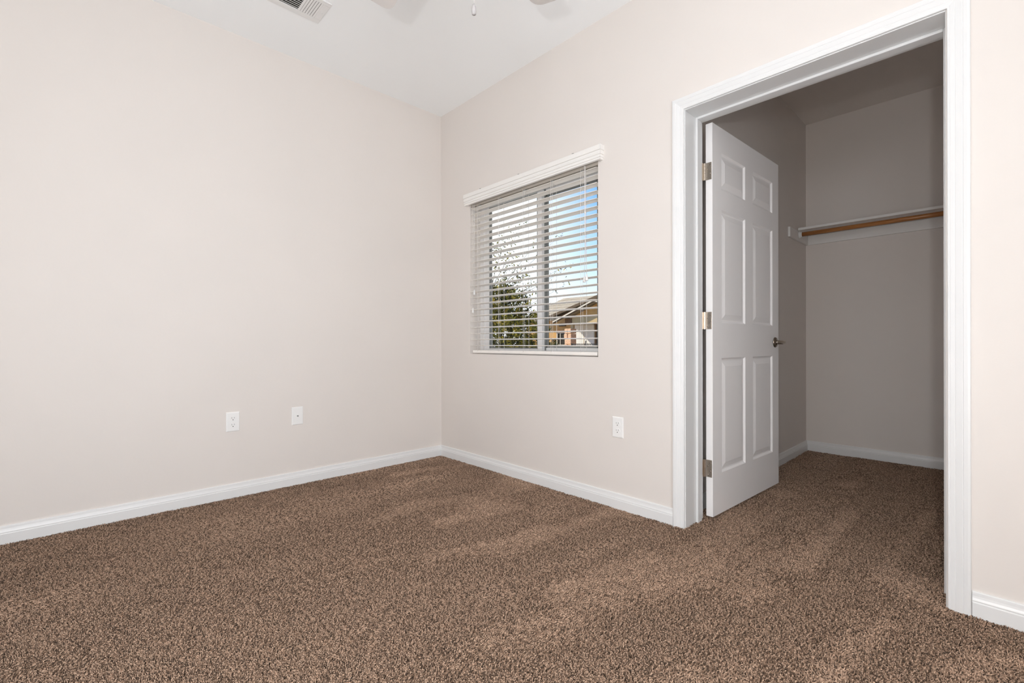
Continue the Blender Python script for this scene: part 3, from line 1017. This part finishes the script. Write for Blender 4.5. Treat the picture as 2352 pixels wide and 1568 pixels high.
fol = lm.build('foliage', M['leaf'], tree, fix=False)
at = fol.data.attributes.new('tone', 'FLOAT', 'POINT')
at.data.foreach_set('value', tone)
fol['kind'] = 'stuff'

# ------------------------------------------------------------------ outside: neighbouring house
hs = empty('neighbour_house', (20.5, 12.3, -.2))
tag(hs, 'tan stucco house with a gabled porch beyond the tree', 'house')
MB().box((20.5, 2, -.2), (30, 19.2, 2.42)).build('house_wall', M['stucco'], hs)
def slab(mb, pts, th):
    a = [Vector(p) for p in pts]
    n = (a[1] - a[0]).cross(a[3] - a[0]).normalized() * th
    if n.z < 0: n = -n
    mb.add(a + [p - n for p in a], [(0, 1, 2, 3), (7, 6, 5, 4), (0, 4, 5, 1), (1, 5, 6, 2), (2, 6, 7, 3), (3, 7, 4, 0)])
    return mb
rf = MB()
slab(rf, [(20.0, 1.5, 2.40), (25.0, 1.5, 4.28), (25.0, 19.7, 4.28), (20.0, 19.7, 2.40)], .10)
slab(rf, [(25.0, 1.5, 4.28), (30.4, 1.5, 2.40), (30.4, 19.7, 2.40), (25.0, 19.7, 4.28)], .10)
main_roof = rf.build('roof', M['shingle'], hs)
for k in range(7):
    u = (k + 1) / 8
    x, z = 20.0 + 5 * u, 2.40 + 1.88 * u
    MB().obox((x, 1.5, z + .002), (.06, 0, .0226), (0, 18.2, 0), (-.008, 0, .016)).build('shingle_course', M['shingle'], main_roof)
# upper cross gable with dark barge boards
AY, AZ = 12.3, 3.84
ug = MB()
ug.add([(20.25, 16.7, 2.42), (20.25, AY, AZ - .12), (20.25, 7.9, 2.42), (20.6, 16.7, 2.42), (20.6, AY, AZ - .12), (20.6, 7.9, 2.42)],
       [(0, 1, 2), (3, 5, 4), (0, 3, 4, 1), (1, 4, 5, 2), (0, 2, 5, 3)])
ug.build('gable_wall', M['timber_and_shade'], hs)  # stucco in shade, the shade put into a dark brown colour
ur = MB()
slab(ur, [(19.9, 16.95, 2.53), (19.9, AY, AZ), (24.4, AY, AZ), (20.6, 16.95, 2.53)], .06)
slab(ur, [(19.9, 7.65, 2.53), (19.9, AY, AZ), (24.4, AY, AZ), (20.6, 7.65, 2.53)], .06)
ur.build('gable_roof', M['shingle'], hs)
def barge(x, ya, za, yb, zb, dep, th, m, name):
    return MB().obox((x, ya, za), (-th, 0, 0), (0, yb - ya, zb - za), (0, 0, -dep)).build(name, m, hs)
barge(19.9, 16.95, 2.52, AY, AZ - .01, .16, .04, M['fascia_shadow_dark'], 'barge_or_shadow')
barge(19.9, 7.65, 2.52, AY, AZ - .01, .16, .04, M['fascia_shadow_dark'], 'barge_or_shadow')
# porch gable
PZ = 3.30
pr = MB()
slab(pr, [(18.75, 15.3, 2.18), (18.75, AY, PZ), (20.3, AY, PZ), (20.3, 15.3, 2.18)], .07)
slab(pr, [(18.75, 9.3, 2.18), (18.75, AY, PZ), (20.3, AY, PZ), (20.3, 9.3, 2.18)], .07)
pr.build('porch_roof', M['shingle'], hs)
for ye in (15.3, 9.3):
    barge(18.75, ye, 2.17, AY, PZ - .01, .075, .05, M['fascia_light'], 'barge_or_shadow')
    barge(18.78, ye, 2.095, AY, PZ - .085, .07, .03, M['fascia_shadow_dark'], 'barge_or_shadow')  # dark strip painted in as the shadow below the light barge
pg = MB()
pg.add([(19.2, 14.25, 2.36), (19.2, AY, PZ - .14), (19.2, 10.35, 2.36), (19.35, 14.25, 2.36), (19.35, AY, PZ - .14), (19.35, 10.35, 2.36)],
       [(0, 1, 2), (3, 5, 4), (0, 3, 4, 1), (1, 4, 5, 2), (0, 2, 5, 3)])
pg.build('porch_gable', M['stucco'], hs)
MB().box((19.14, 10.2, 2.03), (19.42, 14.15, 2.36)).build('porch_beam', M['stucco_light'], hs)
MB().box((19.10, 14.15, 1.96), (19.46, 14.65, 2.33)).build('beam_end', M['timber_and_shade'], hs)
for yy in (14.12, 10.3):
    MB().box((19.18, yy, 1.74), (19.36, yy + .18, 2.03)).build('porch_post', M['stucco_light'], hs)
    for k in range(5):
        zz = .18 + k * .312
        n = 2
        for j in range(n):
            ya = yy - .05 + j * .27 + (.03 if k % 2 else -.03) * (1 if j else 0)
            dx = rt.uniform(0, .04)
            MB().box((18.98 - dx, ya + .008, zz + .008), (19.45, ya + .255, zz + .300), .03).build('stone', M['stone'], hs)
MB().box((18.9, 9.5, -.2), (20.5, 15.2, .18)).build('porch_floor', M['stucco_light'], hs)
def house_window(ya, yb, za, zb, mull, fm, name='window'):
    f = MB()
    xx = 20.5
    f.box((xx - .05, ya, za), (xx, ya + .06, zb)).box((xx - .05, yb - .06, za), (xx, yb, zb))
    f.box((xx - .05, ya, za), (xx, yb, za + .06)).box((xx - .05, ya, zb - .06), (xx, yb, zb))
    for q in mull:
        f.box((xx - .045, q - .02, za), (xx, q + .02, zb))
    w = f.build(name, fm, hs)
    MB().box((xx - .012, ya + .06, za + .06), (xx - .006, yb - .06, zb - .06)).build('pane', M['dark'], w)
    return w
house_window(15.74, 16.47, .72, 1.56, (16.17,), M['fascia_light'])
MB().box((20.40, 15.66, 1.56), (20.5, 16.55, 1.66)).build('lintel', M['terracotta'], hs)
cw = house_window(13.50, 15.12, .62, 2.02, (14.31,), M['fascia_light'])
cv, cf = [], []
NC = 60
for i in range(NC + 1):
    yy = 13.56 + (15.06 - 13.56) * i / NC
    xx = 20.472 + .010 * math.sin(i * 1.25) + .004 * math.sin(i * 3.1)
    cv += [(xx, yy, .68), (xx, yy, 1.96)]
for i in range(NC):
    cf.append((2 * i, 2 * i + 2, 2 * i + 3, 2 * i + 1))
MB().add(cv, cf, True).build('curtain', M['curtain'], cw, fix=False)
MB().box((20.40, 12.45, .18), (20.5, 13.40, 2.03)).build('door_frame', M['timber_and_shade'], hs)
MB().box((20.385, 12.55, .18), (20.41, 13.30, 1.95)).build('doorway_shade', M['dark'], hs)  # near-black sheet stands in for the shaded doorway
vt = MB().box((20.36, 15.72, 1.94), (20.5, 16.22, 2.13)).build('attic_vent', M['fascia_shadow_dark'], hs)
# porch railing
rl = empty('porch_railing', (18.62, 12.0, .18))
tag(rl, 'black metal railing across the neighbouring porch', 'railing')
MB().box((18.60, 10.0, .80), (18.64, 13.75, .845)).build('top_rail', M['iron'], rl)
MB().box((18.605, 10.0, .28), (18.635, 13.75, .31)).build('bottom_rail', M['iron'], rl)
b0 = MB().box((18.611, 13.68, .31), (18.629, 13.698, .80)).build('baluster', M['iron'], rl)
for k in range(1, 32):
    dup(b0, (0, -.115 * k, 0), rl)
for yy in (13.73, 10.0):
    MB().box((18.595, yy, -.20), (18.645, yy + .05, .86)).build('post', M['iron'], rl)
# folding easel on the porch
es = empty('folding_sign', (18.80, 12.87, .18))
tag(es, 'small black A-shaped stand behind the porch railing', 'stand')
for sgn in (-1, 1):
    MB().tube([(18.80, 12.87 + sgn * .22, .185), (18.80, 12.87 + sgn * .01, 1.02)], .022, 8).build('leg', M['iron'], es)
MB().tube([(18.80, 12.87 - .12, .60), (18.80, 12.87 + .12, .60)], .018, 8).build('crossbar', M['iron'], es)
# potted plant by the wall
pp = empty('potted_plant', (19.7, 15.95, -.2))
tag(pp, 'dark spiky potted plant left of the porch window', 'plant')
MB().lathe([(.0001, 0), (.16, 0), (.22, .36), (.235, .36), (.235, .40), (.20, .40), (.19, .34), (.0001, .34)], (19.7, 15.95, -.2), 'z', 18).build('pot', M['terracotta'], pp)
pf = MB()
for k in range(46):
    a = rt.uniform(0, 2 * math.pi)
    ln, sp_ = rt.uniform(.5, 1.05), rt.uniform(.08, .42)
    base = Vector((19.7, 15.95, .12))
    mid = base + Vector((math.cos(a) * sp_ * .5, math.sin(a) * sp_ * .5, ln * .65))
    end = base + Vector((math.cos(a) * sp_ * 1.3, math.sin(a) * sp_ * 1.3, ln))
    sd = Vector((-math.sin(a), math.cos(a), 0)) * .022
    pf.add([base - sd, base + sd, mid + sd * 1.4, end, mid - sd * 1.4], [(0, 1, 2, 4), (4, 2, 3)])
fo = pf.build('leaves', M['mulch_leaf'], pp, fix=False)
fo['kind'] = 'stuff'
